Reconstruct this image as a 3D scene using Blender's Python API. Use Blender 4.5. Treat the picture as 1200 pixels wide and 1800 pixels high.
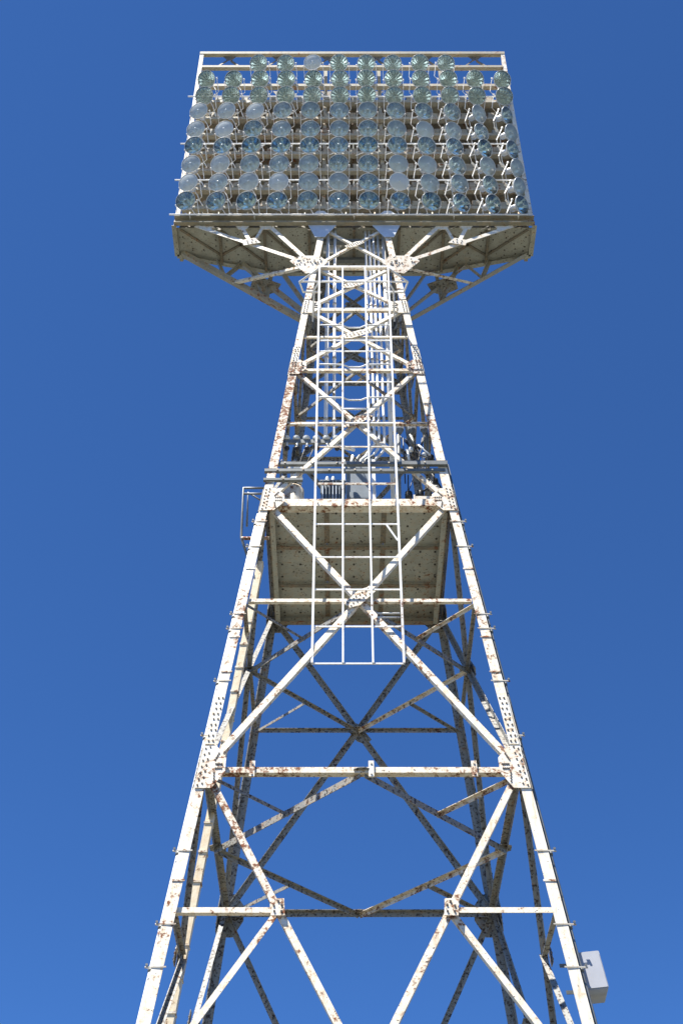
import bpy, bmesh, math, random
from mathutils import Vector, Matrix
random.seed(7)
R = math.radians
SC = bpy.context.scene
COL = SC.collection
for o in list(bpy.data.objects):
    bpy.data.objects.remove(o)

# ------------------------------------------------------------------ camera, sky, sun, exposure
CAMZ = 1.6
cam_d = bpy.data.cameras.new("camera")
cam = bpy.data.objects.new("camera", cam_d)
COL.objects.link(cam)
cam_d.sensor_fit = 'VERTICAL'
cam_d.sensor_height = 36.0
cam_d.lens = 36.0 * 2266 / 1800
cam_d.clip_start = 0.1
cam_d.clip_end = 12000
cam.location = (0, 0, CAMZ)
cam.rotation_euler = (R(90 + 43), 0, 0)
SC.camera = cam

SUN_EL = 67.0          # degrees above the horizon
SUN_AZ = 50.0          # degrees to the left of straight behind the camera
w = bpy.data.worlds.new("World")
SC.world = w
w.use_nodes = True
nt = w.node_tree
nt.nodes.clear()
sky = nt.nodes.new('ShaderNodeTexSky')
sky.sky_type = 'NISHITA'
sky.sun_disc = False
sky.sun_elevation = R(SUN_EL)
sky.altitude = 3000
sky.air_density = 1.0
sky.dust_density = 0.0
sky.ozone_density = 10.0
sun_dir = Vector((-math.sin(R(SUN_AZ)) * math.cos(R(SUN_EL)), -math.cos(R(SUN_AZ)) * math.cos(R(SUN_EL)), math.sin(R(SUN_EL))))
sky.sun_rotation = math.atan2(sun_dir.x, sun_dir.y)
bg = nt.nodes.new('ShaderNodeBackground')
bg.inputs['Strength'].default_value = 0.065
wo = nt.nodes.new('ShaderNodeOutputWorld')
wb = nt.nodes.new('ShaderNodeMix')           # cool white balance of the whole sky
wb.data_type = 'RGBA'
wb.blend_type = 'MULTIPLY'
wb.inputs[0].default_value = 1.0
nt.links.new(sky.outputs[0], wb.inputs[6])
wb.inputs[7].default_value = (0.64, 0.95, 1.21, 1)
nt.links.new(wb.outputs[2], bg.inputs[0])
nt.links.new(bg.outputs[0], wo.inputs[0])

sun_d = bpy.data.lights.new("sun", 'SUN')
sun_d.energy = 5.0
sun_d.angle = R(0.5)
sun_d.color = (1.0, 0.955, 0.87)
sun = bpy.data.objects.new("sun", sun_d)
COL.objects.link(sun)
sun.location = (0, 0, 60)
sun.rotation_euler = sun_dir.to_track_quat('Z', 'Y').to_euler()

SC.view_settings.view_transform = 'Standard'
SC.view_settings.look = 'None'
SC.view_settings.gamma = 1
SC.view_settings.exposure = 1.22

# ------------------------------------------------------------------ materials
def new_mat(name):
    m = bpy.data.materials.new(name)
    m.use_nodes = True
    t = m.node_tree
    return m, t, t.nodes['Principled BSDF']

def ramp(t, src, a, b):
    r = t.nodes.new('ShaderNodeMapRange')
    r.inputs['From Min'].default_value = a
    r.inputs['From Max'].default_value = b
    t.links.new(src, r.inputs['Value'])
    return r.outputs['Result']

def noise(t, pos, scale, detail=4, rough=0.6):
    n = t.nodes.new('ShaderNodeTexNoise')
    n.inputs['Scale'].default_value = scale
    n.inputs['Detail'].default_value = detail
    n.inputs['Roughness'].default_value = rough
    t.links.new(pos, n.inputs['Vector'])
    return n.outputs['Fac']

def mth(t, op, a, b):
    n = t.nodes.new('ShaderNodeMath')
    n.operation = op
    n.use_clamp = True
    for i, v in enumerate((a, b)):
        if isinstance(v, (int, float)):
            n.inputs[i].default_value = v
        else:
            t.links.new(v, n.inputs[i])
    return n.outputs[0]

def mixc(t, fac, a, b):
    n = t.nodes.new('ShaderNodeMix')
    n.data_type = 'RGBA'
    t.links.new(fac, n.inputs['Factor'])
    for k, v in (('A', a), ('B', b)):
        s = [i for i in n.inputs if i.name == k and i.type == 'RGBA'][0]
        if isinstance(v, tuple):
            s.default_value = (*v, 1)
        else:
            t.links.new(v, s)
    return [o for o in n.outputs if o.type == 'RGBA'][0]

def paint(name, base, rust=0.5, speck=0.5, cream=0.5, rough=0.5, stain=0.0):
    """old weathered paint: cream staining, flaking rust patches, small dark chips"""
    m, t, p = new_mat(name)
    g = t.nodes.new('ShaderNodeNewGeometry')
    pos = g.outputs['Position']
    big = noise(t, pos, 0.55, 3)
    mid = noise(t, pos, 8.0, 6, 0.72)
    fine = noise(t, pos, 17.0, 5, 0.65)
    chip = noise(t, pos, 19.0, 5, 0.68)
    c = mixc(t, mth(t, 'MULTIPLY', ramp(t, mid, 0.38, 0.68), cream), base, (base[0] * 0.95, base[1] * 0.82, base[2] * 0.60))
    # run-down streaks
    vm = t.nodes.new('ShaderNodeVectorMath')
    vm.operation = 'MULTIPLY'
    vm.inputs[1].default_value = (16, 16, 1.3)
    t.links.new(pos, vm.inputs[0])
    st = noise(t, vm.outputs[0], 1.0, 3)
    c = mixc(t, mth(t, 'MULTIPLY', ramp(t, st, 0.52, 0.72), 0.25 + 0.35 * rust), c, (base[0] * 0.72, base[1] * 0.52, base[2] * 0.32))
    if stain:
        sn = noise(t, pos, 0.9, 5, 0.7)
        c = mixc(t, mth(t, 'MULTIPLY', ramp(t, sn, 0.45, 0.65), stain), c, (base[0] * 0.55, base[1] * 0.50, base[2] * 0.45))
    # rust patches
    th = 0.648 - 0.068 * rust
    rs = mth(t, 'ADD', mth(t, 'MULTIPLY', mid, 0.72), mth(t, 'MULTIPLY', big, 0.28))
    sz = t.nodes.new('ShaderNodeSeparateXYZ')
    t.links.new(pos, sz.inputs[0])
    for L in (9.8, 12.2, 16.0, 18.7, 21.2, 23.1):
        ab = t.nodes.new('ShaderNodeMath')
        ab.operation = 'SUBTRACT'
        t.links.new(sz.outputs[2], ab.inputs[0])
        ab.inputs[1].default_value = L
        a2 = t.nodes.new('ShaderNodeMath')
        a2.operation = 'ABSOLUTE'
        t.links.new(ab.outputs[0], a2.inputs[0])
        rs = mth(t, 'ADD', rs, mth(t, 'MULTIPLY', ramp(t, a2.outputs[0], 0.75, 0.1), 0.03))
    rm = ramp(t, rs, th - 0.03, th + 0.012)
    halo = ramp(t, rs, th - 0.12, th)
    c = mixc(t, mth(t, 'MULTIPLY', halo, 0.30), c, (0.62, 0.44, 0.26))
    rustc = mixc(t, ramp(t, fine, 0.35, 0.65), (0.055, 0.025, 0.015), (0.26, 0.085, 0.03))
    rm2 = mth(t, 'MULTIPLY', rm, ramp(t, fine, 0.38, 0.52))
    c = mixc(t, rm2, c, rustc)
    # chips
    tc = 0.80 - 0.18 * speck
    cm = ramp(t, chip, tc, tc + 0.03)
    c = mixc(t, cm, c, (0.045, 0.028, 0.02))
    t.links.new(c, p.inputs['Base Color'])
    rr = t.nodes.new('ShaderNodeMapRange')
    rr.inputs['To Min'].default_value = rough
    rr.inputs['To Max'].default_value = 0.9
    t.links.new(rm2, rr.inputs['Value'])
    t.links.new(rr.outputs[0], p.inputs['Roughness'])
    b = t.nodes.new('ShaderNodeBump')
    b.inputs['Strength'].default_value = 0.35
    b.inputs['Distance'].default_value = 0.01
    t.links.new(mid, b.inputs['Height'])
    t.links.new(b.outputs[0], p.inputs['Normal'])
    return m

def plain(name, col, rough=0.5, metal=0.0, var=0.15, scale=6.0):
    m, t, p = new_mat(name)
    g = t.nodes.new('ShaderNodeNewGeometry')
    n = noise(t, g.outputs['Position'], scale, 5, 0.65)
    c = mixc(t, ramp(t, n, 0.3, 0.7), tuple(v * (1 - var) for v in col), tuple(min(1, v * (1 + var)) for v in col))
    t.links.new(c, p.inputs['Base Color'])
    p.inputs['Roughness'].default_value = rough
    p.inputs['Metallic'].default_value = metal
    return m

M = {}
M['white'] = paint('white_paint', (0.80, 0.77, 0.69), 0.95, 0.9, 0.8)
M['worn'] = paint('worn_paint', (0.78, 0.74, 0.65), 1.15, 1.0, 0.8)
M['rusty'] = paint('rusty_paint', (0.76, 0.72, 0.63), 1.95, 0.8, 0.7)
M['dark'] = paint('shade_grey_flaking_paint', (0.27, 0.275, 0.26), 0.35, 1.45, 0.3)  # white paint greyed to stand for shade on rear and inner members; flakes are wear
M['tubes'] = paint('tube_paint', (0.86, 0.86, 0.84), 0.3, 0.15, 0.12)
M['cream'] = paint('cream_paint', (0.82, 0.72, 0.53), 0.6, 0.45, 0.5)
M['deck'] = paint('deck_paint', (0.42, 0.43, 0.38), 0.1, 1.1, 0.15, 0.6, 0.6)
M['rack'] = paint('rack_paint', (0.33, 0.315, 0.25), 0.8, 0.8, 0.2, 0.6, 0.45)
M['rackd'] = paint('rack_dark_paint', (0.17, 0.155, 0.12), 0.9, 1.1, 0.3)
M['bolt'] = plain('bolt_steel', (0.05, 0.04, 0.032), 0.7, 0.0, 0.4, 20)
M['boltw'] = paint('bolt_painted', (0.6, 0.57, 0.5), 1.0, 0.6, 0.6)
M['galv'] = plain('galvanised_steel', (0.19, 0.20, 0.195), 0.5, 0.3, 0.25)
M['grey'] = plain('grey_enamel', (0.20, 0.235, 0.265), 0.45, 0.0, 0.12)
M['box'] = plain('box_enamel', (0.40, 0.41, 0.44), 0.45, 0.0, 0.05)
M['black'] = plain('black_rubber', (0.02, 0.02, 0.022), 0.5)
M['porc'] = plain('porcelain', (0.78, 0.79, 0.77), 0.2, 0.0, 0.05)
M['bluewhite'] = plain('pale_and_shaded_enamel', (0.55, 0.60, 0.66), 0.4, 0.0, 0.1)  # on the haunch plates this blue-grey is skylit shade put into the colour
M['reflo'] = plain('spun_aluminium', (0.74, 0.74, 0.72), 0.42, 0.25, 0.08)
# polished reflector
def reflector_mat(name, rough, var):
    m, t, p = new_mat(name)
    p.inputs['Metallic'].default_value = 1.0
    p.inputs['Roughness'].default_value = rough
    g = t.nodes.new('ShaderNodeTexCoord')
    oi = t.nodes.new('ShaderNodeObjectInfo')
    va = t.nodes.new('ShaderNodeVectorMath')
    va.operation = 'ADD'
    t.links.new(g.outputs['Object'], va.inputs[0])
    t.links.new(oi.outputs['Random'], va.inputs[1])
    n = noise(t, va.outputs[0], 5.0, 4)
    c = mixc(t, ramp(t, n, 0.35, 0.65), (0.78 - var, 0.82 - var, 0.85 - var), (0.93, 0.95, 0.96))
    t.links.new(c, p.inputs['Base Color'])
    b = t.nodes.new('ShaderNodeBump')
    b.inputs['Strength'].default_value = 0.25
    b.inputs['Distance'].default_value = 0.03
    t.links.new(n, b.inputs['Height'])
    t.links.new(b.outputs[0], p.inputs['Normal'])
    return m
M['mirror'] = reflector_mat('polished_reflector', 0.14, 0.0)
M['mirror2'] = reflector_mat('dull_reflector', 0.22, -0.04)
def lens_mat(name, tint, cloud, cloudc=(0.50, 0.62, 0.68)):
    m = bpy.data.materials.new(name)
    m.use_nodes = True
    t = m.node_tree
    t.nodes.clear()
    o = t.nodes.new('ShaderNodeOutputMaterial')
    tr = t.nodes.new('ShaderNodeBsdfTransparent')
    tr.inputs[0].default_value = (*tint, 1)
    df = t.nodes.new('ShaderNodeBsdfDiffuse')
    df.inputs[0].default_value = (*cloudc, 1)
    tl = t.nodes.new('ShaderNodeBsdfTranslucent')
    tl.inputs[0].default_value = (*cloudc, 1)
    gl = t.nodes.new('ShaderNodeBsdfGlossy')
    gl.inputs['Roughness'].default_value = 0.06
    fr = t.nodes.new('ShaderNodeFresnel')
    fr.inputs[0].default_value = 1.5
    tc = t.nodes.new('ShaderNodeTexCoord')
    oi = t.nodes.new('ShaderNodeObjectInfo')
    n = mth(t, 'ADD', mth(t, 'MULTIPLY', noise(t, tc.outputs['Object'], 9.0, 4), 0.6), mth(t, 'MULTIPLY', mth(t, 'POWER', oi.outputs['Random'], 1.6), 0.75))
    m0 = t.nodes.new('ShaderNodeMixShader')
    m0.inputs[0].default_value = 0.5
    t.links.new(df.outputs[0], m0.inputs[1])
    t.links.new(tl.outputs[0], m0.inputs[2])
    m1 = t.nodes.new('ShaderNodeMixShader')
    r = t.nodes.new('ShaderNodeMapRange')
    r.inputs['From Min'].default_value = 0.2
    r.inputs['From Max'].default_value = 0.95
    r.inputs['To Min'].default_value = cloud * 0.35
    r.inputs['To Max'].default_value = min(1, cloud * 2.2)
    t.links.new(n, r.inputs[0])
    t.links.new(r.outputs[0], m1.inputs[0])
    t.links.new(tr.outputs[0], m1.inputs[1])
    t.links.new(m0.outputs[0], m1.inputs[2])
    m2 = t.nodes.new('ShaderNodeMixShader')
    t.links.new(fr.outputs[0], m2.inputs[0])
    t.links.new(m1.outputs[0], m2.inputs[1])
    t.links.new(gl.outputs[0], m2.inputs[2])
    t.links.new(m2.outputs[0], o.inputs[0])
    return m
M['clear'] = lens_mat('clear_lens', (0.86, 0.97, 0.96), 0.12, (0.82, 0.93, 0.93))
M['milky'] = lens_mat('milky_lens', (0.86, 0.97, 0.96), 0.29, (0.90, 0.98, 0.96))
M['pale'] = lens_mat('pale_lens', (0.86, 0.97, 0.96), 0.46, (0.94, 0.99, 0.97))
M['rimw'] = plain('rim_enamel', (0.50, 0.54, 0.57), 0.3, 0.0, 0.04)
M['bulb'] = plain('bulb_glass', (0.62, 0.68, 0.70), 0.15, 0.0, 0.05)

# ------------------------------------------------------------------ mesh builder
class MB:
    def __init__(s):
        s.bm = bmesh.new()
        s.mats = []
    def mi(s, m):
        if m not in s.mats:
            s.mats.append(m)
        return s.mats.index(m)
    def hull(s, lo, hi, m, smooth=False):
        """prism between two matching loops"""
        i = s.mi(m)
        a = [s.bm.verts.new(v) for v in lo]
        b = [s.bm.verts.new(v) for v in hi]
        n = len(a)
        fs = [s.bm.faces.new(a[::-1]), s.bm.faces.new(b)]
        for k in range(n):
            f = s.bm.faces.new((a[k], a[(k + 1) % n], b[(k + 1) % n], b[k]))
            f.smooth = smooth
            fs.append(f)
        for f in fs:
            f.material_index = i
    def box(s, c, sx, sy, sz, m, mat=None):
        c = Vector(c)
        lo, hi = [], []
        for (x, y) in ((-1, -1), (1, -1), (1, 1), (-1, 1)):
            for L, z in ((lo, -1), (hi, 1)):
                v = Vector((x * sx / 2, y * sy / 2, z * sz / 2))
                L.append(c + (mat @ v if mat else v))
        s.hull(lo, hi, m)
    def bar(s, p0, p1, n, wd, th, m):
        """rectangular bar: wd across (in the plane perpendicular to n), th along n"""
        p0, p1, n = Vector(p0), Vector(p1), Vector(n)
        d = (p1 - p0).normalized()
        x = d.cross(n).normalized()
        n = x.cross(d).normalized()
        q = [x * a * wd / 2 + n * b * th / 2 for a, b in ((-1, -1), (1, -1), (1, 1), (-1, 1))]
        s.hull([p0 + v for v in q], [p1 + v for v in q], m)
    def angle(s, p0, p1, n, wd, th, m, flip=1, leg2=None):
        """L section: one flange facing n, the other running inwards (-n) from one edge"""
        p0, p1, n = Vector(p0), Vector(p1), Vector(n)
        d = (p1 - p0).normalized()
        x = d.cross(n).normalized() * flip
        n = (x.cross(d) * flip).normalized()
        if n.dot(Vector(n)) < 0:
            n = -n
        l2 = leg2 or wd
        h = wd / 2
        prof = [(-h, 0), (h, 0), (h, -l2), (h - th, -l2), (h - th, -th), (-h, -th)]
        s.hull([p0 + x * a + n * b for a, b in prof], [p1 + x * a + n * b for a, b in prof], m)
    def tube(s, pts, r, m, n=8, r1=None):
        i = s.mi(m)
        pts = [Vector(p) for p in pts]
        rings = []
        up = None
        for k, p in enumerate(pts):
            if k == 0:
                d = pts[1] - p
            elif k == len(pts) - 1:
                d = p - pts[k - 1]
            else:
                d = (pts[k + 1] - p).normalized() + (p - pts[k - 1]).normalized()
            d.normalize()
            if up is None:
                up = d.orthogonal().normalized()
            x = (up - d * up.dot(d)).normalized()
            up = x
            y = d.cross(x)
            rr = r if r1 is None else r + (r1 - r) * k / (len(pts) - 1)
            rings.append([s.bm.verts.new(p + (x * math.cos(2 * math.pi * j / n) + y * math.sin(2 * math.pi * j / n)) * rr) for j in range(n)])
        for a, b in zip(rings, rings[1:]):
            for j in range(n):
                f = s.bm.faces.new((a[j], a[(j + 1) % n], b[(j + 1) % n], b[j]))
                f.smooth = True
                f.material_index = i
        for f in (s.bm.faces.new(rings[0][::-1]), s.bm.faces.new(rings[-1])):
            f.material_index = i
    def plate(s, pts, n, th, m):
        n = Vector(n).normalized()
        pts = [Vector(p) for p in pts]
        s.hull(pts, [p + n * th for p in pts], m)
    def bolt(s, p, n, r, h, m, k=6):
        p, n = Vector(p), Vector(n).normalized()
        s.tube([p, p + n * h], r, m, k)
    def lathe(s, prof, m, n=24, mat=None, closed=False):
        """profile (r, z) about the z axis"""
        i = s.mi(m)
        rings = []
        for (r, z) in prof:
            ring = []
            for j in range(n):
                v = Vector((r * math.cos(2 * math.pi * j / n), r * math.sin(2 * math.pi * j / n), z))
                ring.append(s.bm.verts.new(mat @ v if mat else v))
            rings.append(ring)
        prs = list(zip(rings, rings[1:]))
        if closed:
            prs.append((rings[-1], rings[0]))
        for a, b in prs:
            for j in range(n):
                f = s.bm.faces.new((a[j], a[(j + 1) % n], b[(j + 1) % n], b[j]))
                f.smooth = True
                f.material_index = i
        if not closed:
            for rg, pr in ((rings[0], prof[0]), (rings[-1], prof[-1])):
                if pr[0] > 1e-4:
                    f = s.bm.faces.new(rg)
                    f.material_index = i
    def build(s, name, parent=None, origin=None):
        bmesh.ops.recalc_face_normals(s.bm, faces=s.bm.faces)
        if parent is not None:
            off = parent.matrix_world.translation if origin is None else Vector(origin)
            bmesh.ops.translate(s.bm, verts=s.bm.verts, vec=-Vector(parent.location))
        elif origin is not None:
            bmesh.ops.translate(s.bm, verts=s.bm.verts, vec=-Vector(origin))
        me = bpy.data.meshes.new(name)
        s.bm.to_mesh(me)
        s.bm.free()
        for m in s.mats:
            me.materials.append(m)
        o = bpy.data.objects.new(name, me)
        COL.objects.link(o)
        if parent is not None:
            o.parent = parent
        elif origin is not None:
            o.location = origin
        return o

def tag(o, label=None, cat=None, group=None, kind=None):
    if label: o['label'] = label
    if cat: o['category'] = cat
    if group: o['group'] = group
    if kind: o['kind'] = kind
    return o

def thing(name, label, cat, loc, group=None):
    o = bpy.data.objects.new(name, None)
    COL.objects.link(o)
    o.location = loc
    o.empty_display_size = 0.3
    return tag(o, label, cat, group)

PH = R(43)
def at(px, py, Y):
    """photo pixel (1200 x 1800) at distance Y -> world point"""
    u, v = (px - 600) / 2266, (900 - py) / 2266
    dy = math.cos(PH) - v * math.sin(PH)
    dz = math.sin(PH) + v * math.cos(PH)
    k = Y / dy
    return Vector((u * k, Y, CAMZ + dz * k))

# ------------------------------------------------------------------ ground
def ground():
    m, t, p = new_mat('dry_ground')
    g = t.nodes.new('ShaderNodeNewGeometry')
    n1 = noise(t, g.outputs['Position'], 0.05, 5)
    n2 = noise(t, g.outputs['Position'], 1.3, 8, 0.7)
    c = mixc(t, ramp(t, n1, 0.4, 0.6), (0.090, 0.090, 0.070), (0.074, 0.076, 0.056))
    c = mixc(t, ramp(t, n2, 0.35, 0.7), c, (0.105, 0.102, 0.082))
    t.links.new(c, p.inputs['Base Color'])
    p.inputs['Roughness'].default_value = 0.95
    b = MB()
    S = 5000
    N = 12
    i = b.mi(m)
    for gx in range(N):
        for gy in range(N):
            x0, x1 = -S + 2 * S * gx / N, -S + 2 * S * (gx + 1) / N
            y0, y1 = -S + 2 * S * gy / N, -S + 2 * S * (gy + 1) / N
            f = b.bm.faces.new([b.bm.verts.new(v) for v in ((x0, y0, 0), (x1, y0, 0), (x1, y1, 0), (x0, y1, 0))])
    bmesh.ops.remove_doubles(b.bm, verts=b.bm.verts, dist=0.01)
    o = b.build('ground')
    tag(o, 'dry grassy ground the floodlight tower stands on', 'ground', kind='structure')
ground()

# ------------------------------------------------------------------ the lattice tower
TX, TY = 0.325, 20.0
Z0, ZX2, ZS2, ZL1, ZX1, ZL2, ZX3, ZL3, ZX4, ZL4, ZX5, ZL5, ZTOP = 0.0, 7.45, 9.96, 12.415, 16.15, 18.826, 21.33, 23.236, 24.52, 25.643, 26.66, 27.54, 29.40
def a(z):
    if z <= ZL2:
        return 1.870 + 0.1065 * (ZL2 - z)
    return 1.870 - 0.0940 * (z - ZL2)
def F(k, u, z, off=0.0):
    """point on tower face k (0 front, 1 right, 2 rear, 3 left) at offset u along it, height z"""
    A = a(z) + off
    x, y = u, -A
    for _ in range(k):
        x, y = -y, x
    return Vector((TX + x, TY + y, z))
def NRM(k):
    x, y = 0.0, -1.0
    for _ in range(k):
        x, y = -y, x
    return Vector((x, y, 0.1)).normalized()

tower = thing('lattice_tower', 'tall rusty white steel lattice tower carrying the floodlights and both platforms', 'tower', (TX, TY, 0))

# legs: angle sections with the corner pointing outwards
for (sx, sy) in ((-1, -1), (1, -1), (1, 1), (-1, 1)):
    b = MB()
    front = sy < 0
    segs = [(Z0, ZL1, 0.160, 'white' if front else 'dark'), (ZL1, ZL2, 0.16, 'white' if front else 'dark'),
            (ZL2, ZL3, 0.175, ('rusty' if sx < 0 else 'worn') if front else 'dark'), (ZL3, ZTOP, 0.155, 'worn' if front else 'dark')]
    for (z0, z1, wd, mm) in segs:
        t = 0.022
        loops = []
        for z in (z0, z1):
            A = a(z)
            prof = [(0, 0), (wd, 0), (wd, t), (t, t), (t, wd), (0, wd)]
            loops.append([Vector((TX + sx * (A - p), TY + sy * (A - q), z)) for p, q in prof])
        b.hull(loops[0], loops[1], M[mm])
    # splice cover plates with rows of bolts
    for (zc, L) in ((ZL1 + 0.95, 1.0), (ZL3 + 0.42, 0.75)):
        for k in ((0 if sy < 0 else 2), (1 if sx > 0 else 3)):
            n = NRM(k)
            us = sx if k == 0 else (-sx if k == 2 else (sy if k == 1 else -sy))
            lo, hi = zc - L / 2, zc + L / 2
            def pt(q, z, off=0.004):
                return F(k, us * (a(z) - q), z) + n * off
            b.plate([pt(0.015, lo), pt(0.165 if zc < 20 else 0.15, lo), pt(0.165 if zc < 20 else 0.15, hi), pt(0.015, hi)], n, 0.014, M['white' if front else 'dark'])
            nb = 9
            for i in range(nb):
                z = lo + (i + 0.5) * L / nb
                for q in ((0.045, 0.115) if i % 2 else (0.065, 0.135)):
                    b.bolt(pt(q if zc < 20 else q * 0.85, z, 0.018), n, 0.017, 0.012, M['bolt'])
    # butt straps and clips along the leg
    if front:
        for z in (6.6, 7.9, 10.4, 14.4, 15.2, 16.9, 26.0, 26.45):
            n = NRM(0)
            b.bar(F(0, sx * (a(z) - 0.002), z) + n * 0.006, F(0, sx * (a(z) - 0.185 if z < 20 else a(z) - 0.16), z) + n * 0.006, n, 0.03, 0.012, M['rusty'])
    b.build('leg', tower)

def brace(name, k, u0, z0, u1, z1, wd, mm, depth=0.03, flip=1, l2=None):
    n = NRM(k)
    b = MB()
    b.angle(F(k, u0, z0) - n * depth, F(k, u1, z1) - n * depth, n, wd, 0.012, M[mm], flip, l2)
    return b.build(name, tower)

def pick(k, front_paint='white', shade_paint='dark'):  # front face keeps the lit white, other faces take the shade-greyed copy
    return front_paint if k == 0 else shade_paint

def corner_gusset(k, s, z, wid, hgt, mm, bs=0.016):
    n = NRM(k)
    b = MB()
    def pt(q, zz, off=0.0):
        return F(k, s * (a(z) - 0.0) - s * q - s * 0.11 * -(z - zz) * 0, zz) + n * (0.006 + off)
    e = 0.01
    h = hgt
    leg = lambda zz: (a(z) - a(zz))      # offset so the outer edge follows the leg
    P = [(e + leg(z - h * .5), z - h * .5), (wid * .55, z - h * .5), (wid, z - h * .12), (wid, z + h * .22), (wid * .62, z + h * .5), (e + leg(z + h * .5), z + h * .5)]
    b.plate([pt(q, zz) for q, zz in P], n, 0.015, M[mm])
    bp = []
    for i in range(7):
        zz = z - h * .44 + i * h * .88 / 6
        bp += [(0.05 + leg(zz), zz), (0.12 + leg(zz), zz + .03)]
    for i in range(4):
        bp += [(0.27 + i * (wid - .33) / 3, z - .035), (0.27 + i * (wid - .33) / 3, z + .05)]
    for i in range(4):
        tt = i / 3
        bp += [(.25 + tt * (wid * .62 - .25), z - h * .15 - tt * h * .2), (.25 + tt * (wid * .72 - .25), z + h * .17 + tt * h * .15)]
    for q, zz in bp:
        b.bolt(pt(q, zz, 0.015), n, bs, 0.011, M['bolt'])
    b.build('gusset_plate', tower)

def cross_gusset(k, z, ang, L, W, mm):
    n = NRM(k)
    b = MB()
    c, s = math.cos(ang), math.sin(ang)
    P = [(-L / 2, -W * .25), (-L * .2, -W / 2), (L / 2, -W * .25), (L / 2, W * .25), (L * .2, W / 2), (-L / 2, W * .25)]
    f = lambda x, y, o: F(k, x * c - y * s, z + x * s + y * c) + n * o
    b.plate([f(x, y, 0.004) for x, y in P], n, 0.015, M[mm])
    for i in range(8):
        for y in (-W * .16, W * .16):
            b.bolt(f(-L * .42 + i * L * .84 / 7, y + (.012 if i % 2 else -.012), 0.019), n, 0.015, 0.011, M['bolt'])
    b.build('gusset_plate', tower)

panels = [(Z0, ZL1, 0.105, 2.474), (ZL1, ZL2, 0.112, 0), (ZL2, ZL3, 0.092, 0), (ZL3, ZL4, 0.088, 0), (ZL4, ZL5, 0.08, 0), (ZL5, ZTOP, 0.072, 0)]
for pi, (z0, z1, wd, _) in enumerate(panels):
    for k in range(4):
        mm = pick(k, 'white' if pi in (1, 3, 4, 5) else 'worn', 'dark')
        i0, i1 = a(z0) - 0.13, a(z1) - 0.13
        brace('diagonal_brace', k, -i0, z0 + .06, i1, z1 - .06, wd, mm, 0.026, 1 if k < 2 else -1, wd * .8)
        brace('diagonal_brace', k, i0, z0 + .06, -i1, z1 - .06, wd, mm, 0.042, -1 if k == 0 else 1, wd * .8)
# horizontals
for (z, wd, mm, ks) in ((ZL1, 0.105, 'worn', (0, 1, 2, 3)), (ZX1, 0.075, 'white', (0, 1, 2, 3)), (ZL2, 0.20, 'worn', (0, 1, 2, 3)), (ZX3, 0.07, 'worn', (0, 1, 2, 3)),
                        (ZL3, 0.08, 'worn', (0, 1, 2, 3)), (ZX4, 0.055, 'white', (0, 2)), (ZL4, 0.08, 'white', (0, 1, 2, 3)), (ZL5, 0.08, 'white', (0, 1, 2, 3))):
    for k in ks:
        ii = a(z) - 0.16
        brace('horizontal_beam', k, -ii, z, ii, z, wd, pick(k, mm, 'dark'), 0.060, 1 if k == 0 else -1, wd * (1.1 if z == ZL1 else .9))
# splice plates on the front beam of the first level
for u in (-1.72, 0.14, 1.75):
    b = MB()
    n = NRM(0)
    b.plate([F(0, u - .042, ZL1 - .15) + n * -.055, F(0, u + .042, ZL1 - .15) + n * -.055, F(0, u + .042, ZL1 + .15) + n * -.055, F(0, u - .042, ZL1 + .15) + n * -.055], n, 0.03, M['white'])
    for dz in (-.1, .1):
        b.bolt(F(0, u, ZL1 + dz) + n * -.025, n, .02, .015, M['boltw'])
    b.build('splice_plate', tower)
# lower panel: short horizontals from leg to diagonal, and knee braces
def diag_u(z, z0=Z0, z1=ZL1):
    # |u| of the inward falling diagonals of the lowest panel
    t = (z - z0 - .06) / (z1 - z0 - .12)
    return a(z1) - .13 - (a(z0) - .13 + a(z1) - .13) * (1 - t)
for k in range(4):
    for s in (-1, 1):
        uD = diag_u(ZS2)
        brace('horizontal_beam', k, s * (a(ZS2) - .1), ZS2, s * uD, ZS2, 0.085, pick(k), 0.060, 1)
        brace('knee_brace', k, s * uD, ZS2, s * (a(7.1) - .1), 7.1, 0.09, pick(k, 'worn'), 0.075, 1)
        n = NRM(k)
        b = MB()
        pts = [(-.1, -.13), (.1, -.13), (.12, .06), (.06, .14), (-.08, .14)]
        b.plate([F(k, s * (uD + x), ZS2 + y) + n * .002 for x, y in pts], n, .014, M[pick(k, 'worn')])
        for x, y in ((-.05, -.07), (.05, -.07), (-.05, .03), (.06, .02), (0, .09)):
            b.bolt(F(k, s * (uD + x), ZS2 + y) + n * .016, n, .017, .016, M['bolt'])
        b.build('gusset_plate', tower)
# gussets
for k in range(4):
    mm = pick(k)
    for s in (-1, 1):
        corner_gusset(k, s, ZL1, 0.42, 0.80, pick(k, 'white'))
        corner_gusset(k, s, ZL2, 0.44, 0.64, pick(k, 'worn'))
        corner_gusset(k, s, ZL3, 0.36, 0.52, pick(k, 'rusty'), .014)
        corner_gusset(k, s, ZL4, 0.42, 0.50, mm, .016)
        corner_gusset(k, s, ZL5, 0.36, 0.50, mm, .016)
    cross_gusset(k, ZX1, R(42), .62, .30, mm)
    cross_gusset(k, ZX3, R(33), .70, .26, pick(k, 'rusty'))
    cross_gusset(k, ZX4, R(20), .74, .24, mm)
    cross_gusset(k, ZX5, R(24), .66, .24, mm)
    cross_gusset(k, (ZL5 + ZTOP) / 2 + .03, R(28), .5, .2, mm)
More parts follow.
